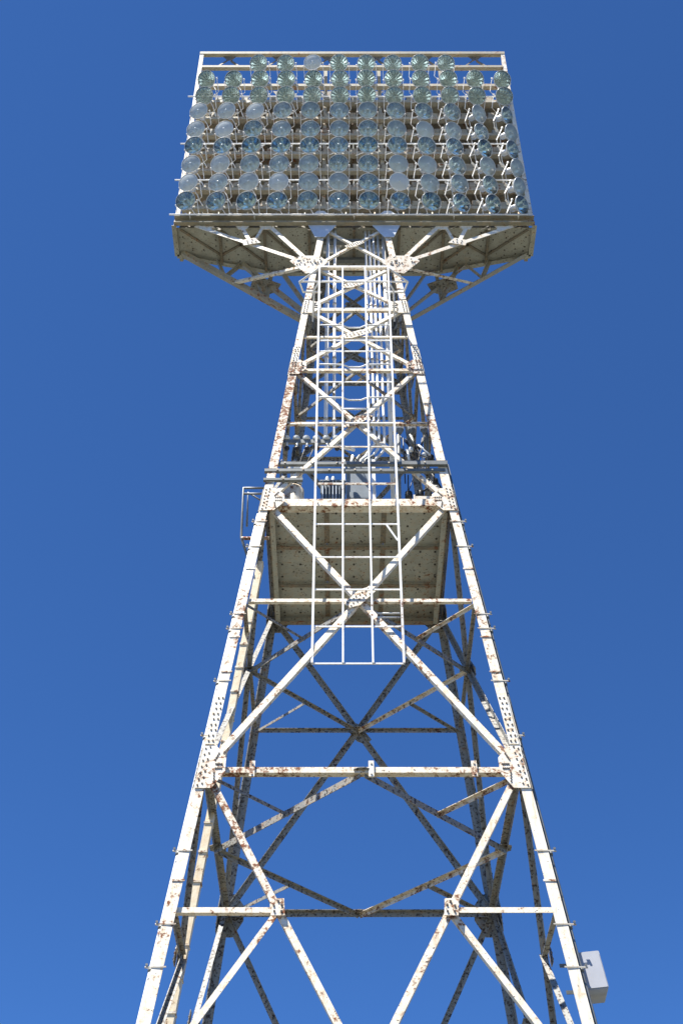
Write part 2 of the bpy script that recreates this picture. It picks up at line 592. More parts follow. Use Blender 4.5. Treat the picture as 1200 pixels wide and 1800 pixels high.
# plan bracing (diamonds) with corner struts
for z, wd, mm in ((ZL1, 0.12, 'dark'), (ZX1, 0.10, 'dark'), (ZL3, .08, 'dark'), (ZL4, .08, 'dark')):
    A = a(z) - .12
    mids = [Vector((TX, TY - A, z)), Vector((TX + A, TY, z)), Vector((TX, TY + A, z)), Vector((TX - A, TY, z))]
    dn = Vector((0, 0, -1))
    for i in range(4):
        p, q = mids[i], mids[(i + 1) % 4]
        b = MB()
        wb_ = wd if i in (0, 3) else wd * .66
        b.angle(p + dn * .02, q + dn * .02, (0, 0, 1), wb_, .012, M['worn' if i == 1 else mm], 1, wb_)  # sunlit right rear brace paler, shaded ones grey: light put into the paint
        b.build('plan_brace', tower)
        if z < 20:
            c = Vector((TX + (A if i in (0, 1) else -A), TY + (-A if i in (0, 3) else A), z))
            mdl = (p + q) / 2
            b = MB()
            b.angle(c + dn * .05, mdl + dn * .05, (0, 0, 1), wd * .55, .01, M['worn' if i in (0,) else mm], 1, wd * .55)  # front right strut painted paler as sunlit, the others greyed as shaded
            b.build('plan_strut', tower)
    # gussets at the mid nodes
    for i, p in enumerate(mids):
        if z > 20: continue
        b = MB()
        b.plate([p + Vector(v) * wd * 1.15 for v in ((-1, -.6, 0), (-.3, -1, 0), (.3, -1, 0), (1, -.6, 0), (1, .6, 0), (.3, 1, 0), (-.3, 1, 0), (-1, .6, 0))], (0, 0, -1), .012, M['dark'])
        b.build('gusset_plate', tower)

# ------------------------------------------------------------------ equipment platform inside the tower
plat = thing('equipment_platform', 'square steel platform halfway up the tower, rust-spotted grey underside', 'platform', (TX, TY, ZL2 - .1))
zp = ZL2 - 0.05
Ap = a(ZL2) - 0.135
rows = [(-Ap, -Ap * .36), (-Ap * .36 + .02, Ap * .32), (Ap * .32 + .02, Ap)]
for (y0, y1) in rows:
    for (x0, x1) in ((-Ap, -.62), (-.61, .50), (.51, Ap)):
        b = MB()
        b.box((TX + (x0 + x1) / 2, TY + (y0 + y1) / 2, zp), x1 - x0, y1 - y0, .012, M['deck'])
        nx = max(2, int((x1 - x0) / .3))
        for i in range(nx):
            for j in range(3):
                if random.random() < .8:
                    b.bolt((TX + x0 + (i + .5) * (x1 - x0) / nx + random.uniform(-.02, .02), TY + y0 + (j + .5) * (y1 - y0) / 3, zp - .006), (0, 0, -1), .021, .016, M['bolt'])
        b.build('deck_plate', plat)
for y in (-Ap * .36 + .01, Ap * .32 + .01):
    b = MB()
    b.bar((TX - Ap, TY + y, zp - .05), (TX + Ap, TY + y, zp - .05), (0, 0, 1), .05, .07, M['deck'])
    b.bar((TX - Ap, TY + y, zp - .09), (TX + Ap, TY + y, zp - .09), (0, 0, 1), .09, .010, M['rackd'])
    b.build('joist', plat)
for x in (-.615, .505):
    b = MB()
    for (y0, y1) in rows:
        b.bar((TX + x, TY + y0 + .06, zp - .0135), (TX + x, TY + y1 - .06, zp - .0135), (0, 0, 1), .10, .012, M['rackd'])
    b.build('cover_strip', plat)
for sx in (-1, 1):
    b = MB()
    b.bar((TX + sx * (Ap - .01), TY - Ap, zp - .10), (TX + sx * (Ap - .01), TY + Ap, zp - .10), (0, 0, 1), .012, .16, M['rackd'])
    b.bar((TX + sx * (Ap - .06), TY - Ap, zp - .17), (TX + sx * (Ap - .06), TY + Ap, zp - .17), (0, 0, 1), .11, .012, M['deck'])
    b.build('edge_beam', plat)
b = MB()
b.bar((TX - Ap + .12, TY + Ap - .01, zp - .11), (TX + Ap - .12, TY + Ap - .01, zp - .11), (0, 0, 1), .012, .18, M['deck'])
b.bar((TX - Ap + .12, TY + Ap - .07, zp - .2), (TX + Ap - .12, TY + Ap - .07, zp - .2), (0, 0, 1), .13, .012, M['rackd'])
b.build('edge_beam', plat)
# handrail frame on the left side
b = MB()
Yr = 18.75
p0, p1, p2, p3 = at(424, 945, Yr), at(428, 858, Yr), at(470, 858, Yr), at(470, 868, Yr)
b.tube([at(427, 1000, Yr) + Vector((.18, .1, 0)), p0, p1, p2], .026, M['galv'])
b.tube([at(428, 868, Yr), at(470, 868, Yr)], .022, M['galv'])
b.tube([at(434, 925, Yr + .5), at(436, 866, Yr + .5), p2 + Vector((0, .5, 0))], .022, M['galv'])
b.tube([p0 + Vector((0, 0, -.02)), p0 + Vector((.55, 0, -.02))], .035, M['rusty'])
b.build('guard_rail', plat)

# ------------------------------------------------------------------ lamp gallery at the top
ZG = 29.45
YF = 19.08
GW = 4.60
gal = thing('lamp_gallery', 'long riveted steel gallery deck on bracket trusses at the tower head', 'gallery', (TX, TY, ZG))
b = MB()
# front edge channel
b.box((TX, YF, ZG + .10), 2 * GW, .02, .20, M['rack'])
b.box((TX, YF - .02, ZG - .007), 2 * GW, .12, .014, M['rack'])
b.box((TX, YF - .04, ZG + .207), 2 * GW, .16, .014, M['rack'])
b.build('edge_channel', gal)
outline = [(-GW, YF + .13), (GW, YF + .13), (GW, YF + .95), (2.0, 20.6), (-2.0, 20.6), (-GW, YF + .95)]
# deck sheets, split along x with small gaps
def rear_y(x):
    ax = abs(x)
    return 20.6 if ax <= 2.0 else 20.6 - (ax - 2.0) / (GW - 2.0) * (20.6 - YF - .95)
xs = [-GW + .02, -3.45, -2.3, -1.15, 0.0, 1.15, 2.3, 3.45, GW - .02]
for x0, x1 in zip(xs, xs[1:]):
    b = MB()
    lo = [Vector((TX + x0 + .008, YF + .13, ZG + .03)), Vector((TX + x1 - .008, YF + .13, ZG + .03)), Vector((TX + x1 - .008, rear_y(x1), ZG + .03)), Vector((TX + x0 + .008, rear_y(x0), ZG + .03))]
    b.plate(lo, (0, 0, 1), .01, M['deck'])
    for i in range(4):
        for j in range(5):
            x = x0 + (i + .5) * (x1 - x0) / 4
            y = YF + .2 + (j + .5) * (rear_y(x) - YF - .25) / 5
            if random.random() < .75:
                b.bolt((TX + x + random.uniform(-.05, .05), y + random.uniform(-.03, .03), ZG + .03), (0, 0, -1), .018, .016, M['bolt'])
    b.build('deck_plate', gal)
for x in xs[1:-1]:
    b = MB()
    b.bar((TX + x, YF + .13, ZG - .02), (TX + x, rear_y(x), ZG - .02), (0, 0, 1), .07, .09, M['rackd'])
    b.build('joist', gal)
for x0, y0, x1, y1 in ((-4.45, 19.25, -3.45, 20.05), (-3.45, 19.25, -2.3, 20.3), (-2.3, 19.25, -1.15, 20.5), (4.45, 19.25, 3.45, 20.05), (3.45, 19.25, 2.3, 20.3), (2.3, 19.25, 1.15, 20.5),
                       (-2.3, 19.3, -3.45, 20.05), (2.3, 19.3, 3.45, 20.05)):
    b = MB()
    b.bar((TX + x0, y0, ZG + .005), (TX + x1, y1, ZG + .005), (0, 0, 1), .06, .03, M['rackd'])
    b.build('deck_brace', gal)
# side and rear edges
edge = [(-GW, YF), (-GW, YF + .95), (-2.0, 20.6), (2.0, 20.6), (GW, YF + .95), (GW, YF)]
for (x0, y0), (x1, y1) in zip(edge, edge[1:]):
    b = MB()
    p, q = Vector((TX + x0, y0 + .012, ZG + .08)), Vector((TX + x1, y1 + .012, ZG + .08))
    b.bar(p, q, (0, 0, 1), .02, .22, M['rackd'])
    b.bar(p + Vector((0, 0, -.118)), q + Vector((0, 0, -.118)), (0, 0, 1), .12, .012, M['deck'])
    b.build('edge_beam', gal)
# front brackets in the plane of the front face (white)
def member(name, p, q, n, wd, mm, par, l2=None, flip=1):
    b = MB()
    b.angle(p, q, n, wd, .012, M[mm], flip, l2 or wd)
    return b.build(name, par)
for s in (-1, 1):
    G = Vector((TX + s * (a(ZL5) + .02), TY - a(ZL5) - .03, ZL5))
    X = lambda u, dz=0.0, y=19.13: Vector((TX + s * u, y, ZG - .02 + dz))
    tip = X(4.05, 0.0, 19.11)
    node = G.lerp(tip, .50)
    fl = 1 if s < 0 else -1
    member('bracket_chord', G, tip, (0, -1, 0), .115, 'white', gal, .06, fl)
    member('bracket_strut', G + Vector((0, .02, .05)), X(2.15), (0, -1, 0), .11, 'white', gal, .06, fl)
    member('bracket_strut', node + Vector((0, .02, 0)), X(2.88), (0, -1, 0), .10, 'white', gal, .05, fl)
    member('bracket_strut', node + Vector((0, .02, 0)), X(2.33), (0, -1, 0), .06, 'white', gal, .06, fl)
    for u in (2.25, 2.85, 3.75):
        b = MB()
        b.plate([X(u - .17, 0), X(u + .17, 0), X(u + .10, -.15), X(u - .10, -.15)], (0, -1, 0), .014, M['white'])
        b.build('gusset_plate', gal)
    b = MB()
    b.plate([node + Vector((s * x, -.03, z)) for x, z in ((-.22, .02), (.20, -.10), (.26, .12), (-.05, .22))], (0, -1, 0), .014, M['white'])
    for x, z in ((-.1, .06), (0, .03), (.1, .0), (.12, .08), (0, .14)):
        b.bolt(node + Vector((s * x, -.044, z)), (0, -1, 0), .016, .015, M['bolt'])
    b.build('gusset_plate', gal)
    b = MB()
    pts = [(-.42, .05), (-.2, .30), (.18, .30), (.40, .22), (.52, .08), (.12, -.42), (-.12, -.36)]
    b.plate([G + Vector((s * x, -.012, z)) for x, z in pts], (0, -1, .09), .015, M['white'])
    for i in range(16):
        x, z = random.uniform(-.25, .38), random.uniform(-.15, .22)
        b.bolt(G + Vector((s * x, -.03 - .09 * z, z)), (0, -1, 0), .017, .018, M['bolt'])
    b.build('gusset_plate', gal)
    # haunch plates joining leg head and front channel
    b = MB()
    hx = lambda q, z: Vector((TX + s * (a(z) - .06) + q, TY - a(z) - .022, z))
    b.plate([hx(-.36, ZG - .02), hx(.36, ZG - .02), hx(.12, ZG - .62), hx(-.12, ZG - .62)], (0, -1, .09), .014, M['bluewhite'])  # shade under the channel given as a blue-grey tint
    b.build('haunch_plate', gal)
    # rear brackets (their shade put into the olive rack paint): from the rear legs out to the deck ends
    rz = ZL5 + .05
    LR = Vector((TX + s * a(rz), TY + a(rz) - .08, rz))
    tipR = Vector((TX + s * (GW - .1), YF + .92, ZG - .04))
    member('bracket_chord', LR, tipR, (0, .3, -1), .17, 'rack', gal, .12)
    LU = LR + Vector((0, 0, .25))
    top1 = Vector((TX + s * 2.95, rear_y(2.95) - .05, ZG - .04))
    top2 = Vector((TX + s * 1.95, 20.55, ZG - .04))
    member('bracket_strut', LU, top1, (0, .3, -1), .14, 'rack', gal, .1)
    member('bracket_strut', LU + Vector((0, -.02, .12)), top2, (0, .3, -1), .13, 'rack', gal, .09)
    for tt, u in ((.66, 3.55), (.66, 2.95), (.35, 2.15), (.35, 2.75)):
        member('bracket_strut', LR.lerp(tipR, tt) + Vector((0, -.02, .02)), Vector((TX + s * u, rear_y(u) - .06, ZG - .05)), (0, 1, -.3), .10, 'rack', gal, .08)
    # plan tie from the front gusset to the rear bracket
    mid = G.lerp(LR.lerp(tipR, .52), .45)
    e2 = LR.lerp(tipR, .60)
    member('plan_tie', G + Vector((0, .05, -.05)), e2, (0, 0, -1), .08, 'white' if s < 0 else 'worn', gal, .08)
    b = MB()
    c = LR.lerp(tipR, .36) + Vector((0, -.1, .55))
    b.plate([c + Vector((s * x, y, 0)) for x, y in ((-.4, -.05), (.3, -.35), (.42, .1), (.05, .3), (-.25, .22))], (0, 0, -1), .014, M['dark'])
    b.build('gusset_plate', gal)
# inner frames between the leg heads
for z, y in ((ZG - .25, 19.45), (ZG - .14, 20.1)):
    b = MB()
    b.bar((TX - .85, y, z), (TX + .85, y, z), (0, 0, 1), .12, .1, M['galv'])
    b.build('cross_beam', gal)
for s in (-1, 1):
    b = MB()
    b.box((TX + s * .58, 19.62, ZG - .32), .42, .06, .30, M['tubes'])
    b.box((TX + s * .40, 19.60, ZG - .12), .14, .10, .16, M['tubes'])
    b.build('hanger_plate', gal)
# haunch fill plates above the channel
for s in (-1, 1):
    b = MB()
    x = TX + s * .86
    b.plate([Vector((x - .34, YF - .02, ZG + .24)), Vector((x + .34, YF - .02, ZG + .24)), Vector((x + .08, YF - .02, ZG + .55)), Vector((x - .08, YF - .02, ZG + .55))], (0, -1, 0), .014, M['bluewhite'])
    b.build('haunch_plate', gal)

# ------------------------------------------------------------------ floodlight rack standing on the gallery
rack = thing('floodlight_rack', 'wide tan steel rack of rails and walkways standing on the gallery', 'lamp rack', (TX, YF, ZG + .21))
KR = 1.0316
Zs = lambda z: CAMZ + (z - CAMZ) * KR
ZROW = [Zs(z) for z in (36.10, 35.20, 34.30, 33.45, 32.50, 31.70, 30.80, 29.96, 29.12)]      # lamp centres, top row first
RT = 38.32
YB = 20.35
RW = 4.54
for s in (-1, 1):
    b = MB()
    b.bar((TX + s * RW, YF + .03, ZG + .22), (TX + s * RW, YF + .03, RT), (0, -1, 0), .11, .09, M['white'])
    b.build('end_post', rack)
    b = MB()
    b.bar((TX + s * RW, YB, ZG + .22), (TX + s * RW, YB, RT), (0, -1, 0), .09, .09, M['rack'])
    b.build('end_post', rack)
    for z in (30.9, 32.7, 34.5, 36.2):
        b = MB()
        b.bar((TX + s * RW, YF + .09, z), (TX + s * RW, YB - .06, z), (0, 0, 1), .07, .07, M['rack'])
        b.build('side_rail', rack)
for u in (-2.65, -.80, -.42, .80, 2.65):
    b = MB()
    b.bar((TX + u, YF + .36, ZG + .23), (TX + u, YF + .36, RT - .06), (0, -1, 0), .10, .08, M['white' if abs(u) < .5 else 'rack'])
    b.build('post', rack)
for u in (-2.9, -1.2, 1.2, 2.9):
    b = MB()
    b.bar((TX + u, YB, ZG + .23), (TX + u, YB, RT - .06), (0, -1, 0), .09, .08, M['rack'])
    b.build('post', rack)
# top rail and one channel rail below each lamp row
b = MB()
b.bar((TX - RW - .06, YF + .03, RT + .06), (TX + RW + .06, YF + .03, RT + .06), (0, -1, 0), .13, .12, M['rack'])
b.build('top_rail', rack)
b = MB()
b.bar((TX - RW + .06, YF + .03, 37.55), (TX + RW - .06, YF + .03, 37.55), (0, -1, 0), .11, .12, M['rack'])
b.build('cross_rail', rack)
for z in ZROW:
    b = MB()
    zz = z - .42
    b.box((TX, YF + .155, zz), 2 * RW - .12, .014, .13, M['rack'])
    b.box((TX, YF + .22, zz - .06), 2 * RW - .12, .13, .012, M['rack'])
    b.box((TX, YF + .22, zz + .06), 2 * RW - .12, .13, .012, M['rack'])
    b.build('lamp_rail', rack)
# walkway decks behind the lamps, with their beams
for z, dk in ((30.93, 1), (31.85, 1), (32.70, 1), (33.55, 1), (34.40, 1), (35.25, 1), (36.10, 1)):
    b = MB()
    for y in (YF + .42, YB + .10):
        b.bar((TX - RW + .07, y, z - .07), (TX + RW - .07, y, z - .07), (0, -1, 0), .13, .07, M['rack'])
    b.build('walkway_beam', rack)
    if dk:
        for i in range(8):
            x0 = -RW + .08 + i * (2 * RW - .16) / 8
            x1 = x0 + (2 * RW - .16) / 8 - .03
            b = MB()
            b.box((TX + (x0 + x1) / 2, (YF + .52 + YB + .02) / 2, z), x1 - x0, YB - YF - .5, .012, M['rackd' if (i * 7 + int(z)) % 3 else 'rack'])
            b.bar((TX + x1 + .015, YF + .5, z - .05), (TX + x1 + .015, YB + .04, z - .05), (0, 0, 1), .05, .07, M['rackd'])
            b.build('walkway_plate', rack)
    for zz in (z + .5,):
        if zz < RT:
            b = MB()
            b.tube([(TX - RW, YB + .16, zz), (TX + RW, YB + .16, zz)], .03, M['rack'])
            b.build('hand_rail', rack)
for j in range(6):
    x0 = -RW + .1 + j * (2 * RW - .2) / 6
    xm = x0 + (RW - .1) / 6
    b = MB()
    b.plate([(TX + xm + q, YF + .06, RT + r) for q, r in ((-.20, -.01), (-.07, -.24), (.07, -.24), (.20, -.01))], (0, 1, 0), .012, M['rackd'])
    b.angle((TX + xm - .05, YF + .075, RT - .2), (TX + xm - .42, YF + .075, 37.62), (0, -1, 0), .05, .01, M['rackd'])
    b.angle((TX + xm + .05, YF + .085, RT - .2), (TX + xm + .42, YF + .085, 37.62), (0, -1, 0), .05, .01, M['rackd'])
    b.build('top_brace', rack)
for ri, zr in enumerate(ZROW):
    if ri == 0: continue
    for c in range(1, 12):
        x = TX + (c - 5.5) * .787 - .36 + random.uniform(-.05, .05)
        z = zr - .16 + random.uniform(-.05, .05)
        b = MB()
        b.box((x, YF + .30, z), .20, .16, .26, M['rackd' if random.random() < .6 else 'rack'])
        b.box((x, YF + .212, z), .15, .012, .20, M['rack'])
        b.tube([(x, YF + .28, z - .13), (x + .02, YF + .2, z - .27), (x + .12, YF + .14, z - .33), (x + .26, YF + .12, z - .25)], .014, M['tubes'], 6)
        b.build('terminal_box', rack)
# rear bracing
for i, (z0, z1) in enumerate(((29.75, 30.9), (30.95, 32.65), (32.65, 34.4), (34.4, 36.0), (36.0, 38.3))):
    for j in range(6):
        x0 = -RW + .1 + j * (2 * RW - .2) / 6
        x1 = x0 + (2 * RW - .2) / 6
        b = MB()
        b.angle((TX + x0, YB - .06, z0 + .05), (TX + (x0 + x1) / 2, YB - .06, z1 - .15), (0, -1, 0), .07, .012, M['rackd'])
        b.angle((TX + x1, YB - .075, z0 + .05), (TX + (x0 + x1) / 2, YB - .075, z1 - .15), (0, -1, 0), .07, .012, M['rackd'])
        b.plate([(TX + (x0 + x1) / 2 + q, YB - .06, z1 + r) for q, r in ((-.22, .0), (-.10, -.26), (.10, -.26), (.22, .0))], (0, -1, 0), .012, M['rackd'])
        b.build('rear_brace', rack)
# thin bright guide rods in front of the walkways
for z in (Zs(28.78), Zs(30.32), Zs(32.05), Zs(34.50)):
    b = MB()
    Yg = 18.92
    b.tube([(TX - RW - .18, Yg, z), (TX + RW - .1, Yg, z)], .022, M['tubes'])
    for u in (-4.2, -2.55, 0, 2.55, 4.2):
        b.tube([(TX + u, Yg, z), (TX + u, YF + .02, z + .02)], .018, M['tubes'], 6)
    b.build('guide_rod', rack)
# lower ballast hoops under the bottom row
for i in range(12):
    b = MB()
    x = -RW + .45 + i * .745
    z = ZG + .25
    b.tube([(TX + x - .16, YF + .1, z + .42), (TX + x - .16, YF + .1, z + .06), (TX + x - .1, YF + .1, z + .02), (TX + x + .1, YF + .1, z + .02), (TX + x + .16, YF + .1, z + .06), (TX + x + .16, YF + .1, z + .42)], .022, M['rack'], 6)
    b.box((TX + x, YF + .2, z + .2), .2, .12, .22, M['rackd'])
    b.build('ballast_frame', rack)

# ------------------------------------------------------------------ floodlights
def make_flood(pitch, clear, deep, lens=None):
    """root Empty at the mount on the rail; local -Y is straight out to the front"""
    root = thing('floodlight', '', 'floodlight', (0, 0, 0), 'floodlights mounted in the rack')
    PV = Vector((0, -.34, .44))                       # pivot between the yoke arms
    T = Matrix.Translation(PV) @ Matrix.Rotation(R(90 + pitch), 4, 'X')   # lamp axis +Z -> forward and down
    RM = .258
    D = .25 if deep else .155
    outer, inner = [], []
    r0 = .07
    for i in range(11):
        r = r0 + (RM - r0) * i / 10
        z = .08 - D + D * ((r * r - r0 * r0) / (RM * RM - r0 * r0)) ** (.8 if deep else .9)
        outer.append((r + .006, z - .002))
        inner.append((r, z + .004))
    b = MB()
    b.lathe(outer + [(RM, .084)], M['reflo'], 28, T)
    # open the shell: remove caps by building the inner skin separately
    o1 = b.build('reflector_shell', root)
    bm = bmesh.new()
    bm.from_mesh(o1.data)
    bmesh.ops.delete(bm, geom=[f for f in bm.faces if len(f.verts) > 10], context='FACES_ONLY')
    bm.to_mesh(o1.data)
    bm.free()
    b = MB()
    b.lathe([(.001, -D + .082)] + inner[::2], M['mirror' if clear else 'mirror2'], 16, T)
    o2 = b.build('reflector', root)
    bm = bmesh.new()
    bm.from_mesh(o2.data)
    bmesh.ops.delete(bm, geom=[f for f in bm.faces if len(f.verts) > 10], context='FACES_ONLY')
    for f in bm.faces:
        f.smooth = False
    bm.to_mesh(o2.data)
    bm.free()
    b = MB()
    b.lathe([(RM - .006, .072), (RM + .008, .072), (RM + .010, .090), (RM + .006, .102), (RM - .006, .100)], M['porc' if lens else 'rimw'], 28, T, True)
    b.build('rim', root)
    b = MB()
    b.lathe([(RM - .006, .092), (RM * .8, .112), (RM * .5, .128), (RM * .2, .136), (.001, .138)], M[lens or ('clear' if clear else 'milky')], 28, T)
    o3 = b.build('lens', root)
    bm = bmesh.new()
    bm.from_mesh(o3.data)
    bmesh.ops.delete(bm, geom=[f for f in bm.faces if len(f.verts) > 10], context='FACES_ONLY')
    bm.to_mesh(o3.data)
    bm.free()
    b = MB()
    b.lathe([(.018, -D + .085), (.022, -D + .13), (.045, -D + .19), (.05, -D + .24), (.03, -D + .29), (.001, -D + .305)], M['bulb'], 14, T)
    b.build('bulb', root)
    b = MB()
    b.lathe([(.072, -D + .09), (.085, -D + .06), (.085, -D - .09), (.06, -D - .12), (.001, -D - .122)], M['reflo'], 16, T)
    b.build('lamp_housing', root)
    b = MB()
    for s in (-1, 1):
        b.bar(PV + Vector((s * .285, .03, -.02)), Vector((s * .285, -.10, .06)), (s, 0, 0), .035, .012, M['tubes'])
        b.bar(Vector((s * .285, -.10, .06)), Vector((s * .12, -.02, .03)), (0, -1, .4), .04, .012, M['tubes'])
        b.bolt(PV + Vector((s * .272, .02, 0)), (s, 0, 0), .026, .035, M['tubes'], 10)
    b.bar(Vector((-.13, -.02, .025)), Vector((.13, -.02, .025)), (0, 0, 1), .05, .014, M['tubes'])
    b.tube([(0, -.02, -.0), (0, -.02, .03)], .045, M['tubes'], 10)
    b.build('yoke', root)
    b = MB()
    hz = T @ Vector((0, 0, -D - .12))
    b.tube([hz, hz + Vector((.03, .06, -.02)), hz + Vector((.10, .10, -.18)), hz + Vector((.14, .10, -.36)), Vector((.20, .08, .06)), Vector((.22, .10, -.02))], .013, M['tubes'], 6)
    b.build('lead', root)
    return root

protos = {}
for key, args in (('deep', (45, True, True)), ('clear', (25, True, False)), ('milky', (25, False, False)), ('pale', (24, False, False, 'pale'))):
    protos[key] = make_flood(*args)
kids = {k: list(v.children) for k, v in protos.items()}
used = set()
ORD = ['first', 'second', 'third', 'fourth', 'fifth', 'sixth', 'seventh', 'eighth', 'ninth', 'tenth', 'eleventh', 'twelfth']
ROWN = ['top row', 'second row from the top', 'third row from the top', 'fourth row from the top', 'middle row', 'fourth row from the bottom', 'third row from the bottom', 'second row from the bottom', 'bottom row']
KIND = ['deep', 'deep', 'deep', 'milky', 'milky', 'clear', 'milky', 'milky', 'clear']
WORD = {'deep': 'deep clear', 'clear': 'clear glass', 'milky': 'cloudy glass', 'pale': 'pale milky'}
for r, zr in enumerate(ZROW):
    cols = range(2, 10) if r == 0 else range(12)
    for ci, c in enumerate(cols):
        key = KIND[r]
        if (r, c) in ((0, 4), (3, 0), (3, 1), (3, 2), (3, 3), (4, 0), (4, 1), (6, 0), (6, 1), (7, 0), (7, 1), (7, 2), (7, 3), (7, 5), (7, 7)): key = 'pale'
        u = (c - 5.5) * 0.787
        u += random.uniform(-.012, .012) + (.10 if (r in (1, 2) and c < 6) else 0) * (1 - c / 6)
        if key in used:
            o = protos[key].copy()
            COL.objects.link(o)
            for ch in kids[key]:
                d = ch.copy()
                COL.objects.link(d)
                d.parent = o
        else:
            o = protos[key]
            used.add(key)
        if r < 3:
            az = -14 + 34 * (c / 11) ** 1.6
        else:
            az = -16 + 3.0 * c if c < 6 else 2 + 9.6 * (c - 6)
        az += random.uniform(-3, 3)
        if (r, c) in ((8, 1), (3, 2)): az -= 6
        u -= .40 * math.sin(R(az))
        o.location = (TX + u, YF + .10, zr - .42 + .07)
        o.rotation_euler = (R(random.uniform(-3, 3)), 0, R(az))
        o['label'] = '%s floodlight from the left in the %s, with %s lens' % (ORD[ci], ROWN[r], WORD[key])
        o['category'] = 'floodlight'
        o['group'] = 'floodlights mounted in the rack'

# ------------------------------------------------------------------ ladder guard frame hanging in front of the tower
YL = 17.74
lad = thing('ladder_guard', 'white tubular ladder guard grid hanging down the front of the tower', 'ladder', (TX, YL, 14.6))
zl0, zl1 = at(600, 1165, YL).z, at(600, 470, YL).z
for u, r in ((-.78, .021), (-.255, .0175), (.255, .0175), (.78, .021)):
    b = MB()
    b.bar((TX + u, YL, zl0), (TX + u, YL, zl1), (0, -1, 0), r * 2, .022, M['tubes'])
    b.build('upright', lad)
for i, y in enumerate((1165, 1100, 1035, 978, 920, 849, 784, 742, 697, 670, 639, 616, 597, 570, 541, 493, 467)):
    z = at(600, y, YL).z
    b = MB()
    if y in (697, 639, 570):
        b.tube([(TX - .78, YL + .02, z), (TX - .255, YL + .03, z), (TX - .12, YL + .10, z), (TX + .12, YL + .10, z), (TX + .255, YL + .03, z), (TX + .78, YL + .02, z)], .018, M['tubes'])
    else:
        b.bar((TX - .79, YL + .024, z), (TX + .79, YL + .024, z), (0, -1, 0), .048 if y in (849, 467) else .030, .02, M['worn' if y in (849, 784) else 'tubes'])
    b.build('cross_tube', lad)
for y in (719,):
    b = MB()
    z = at(600, y, YL).z
    b.tube([(TX - .255, YL, z), (TX + .255, YL, z)], .02, M['tubes'])
    b.build('rung', lad)
for y in (1078, 1060, 1085, ):
    b = MB()
    z = at(600, y, YL + .3).z
    b.tube([(TX + .30, YL + .3, z), (TX + .76, YL + .3, z)], .016, M['tubes'])
    b.build('rung', lad)
b = MB()
zr = at(600, 470, YL).z
for s in (-1, 1):
    b.tube([(TX + s * .78, YL + .02, zr), (TX + s * 1.25, 18.15, zr), (TX + s * 1.17, 18.44, zr), (TX + s * .74, 18.44, zr)], .026, M['tubes'])
    b.tube([(TX + s * .78, YL + .02, zr - .5), (TX + s * .9, 18.0, zr - .5), (TX + s * .95, 18.9, zr - .5)], .02, M['tubes'])
b.tube([(TX - 1.25, 18.15, zr + .004), (TX + 1.25, 18.15, zr + .004)], .022, M['tubes'])
b.build('top_hoop', lad)
for z in (15.9, 18.9, 21.3, 23.3):
    b = MB()
    for s in (-1, 1):
        b.tube([(TX + s * .78, YL, z), (TX + s * .78, TY - a(z) + .02, z + .02)], .016, M['tubes'], 6)
    b.build('stand_off', lad)
b = MB()
p, q = at(683, 922, YL), at(703, 950, YL)
b.bar(p, q, (0, -1, 0), .035, .01, M['tubes'])
b.build('corner_tie', lad)

lad.location.x -= 0.045
# ------------------------------------------------------------------ conduits rising inside the tower
YP = 19.25
cab = (at(628, 815, 19.3))
zt = ZG + .02
names = ['leftmost', 'second from left', 'third from left', 'fourth from left', 'fifth from left', 'sixth from left', 'rightmost']
for i, (px, r) in enumerate(((573, .045), (587, .036), (648, .026), (656, .030), (664, .030), (673, .030), (684, .046))):
    P = at(px, 700, YP + .02 * i)
    pb = at(px, 778 + (i % 3) * 4, YP + .02 * i)
    x, y = P.x, P.y
    b = MB()
    if i < 2:
        tail = [(x, y, pb.z + .25), (x + .04, y, pb.z + .08), (x + .18, y, pb.z - .08), (x + .45, y, pb.z - .16)]
    elif i < 6:
        e = at(622 + i * 4, 835, YP)
        tail = [(x, y, pb.z), (x - .04, y, pb.z - .14), (e.x, y, e.z + .25), (e.x - .05, y, e.z)]
    else:
        tail = [(x, y, at(684, 880, YP).z + .1)]
    b.tube([(x, y, zt)] + tail, r, M['tubes'], 10)
    for zc in (22.3, 24.4, 26.4):
        b.tube([(x, y, zc - .03), (x, y, zc + .03)], r + .012, M['boltw'], 10)
    o = b.build('conduit_pipe', None, (x, y, ZL2))
    tag(o, 'white conduit pipe rising inside the tower, %s of the seven' % names[i], 'pipe', 'conduit pipes inside the tower')

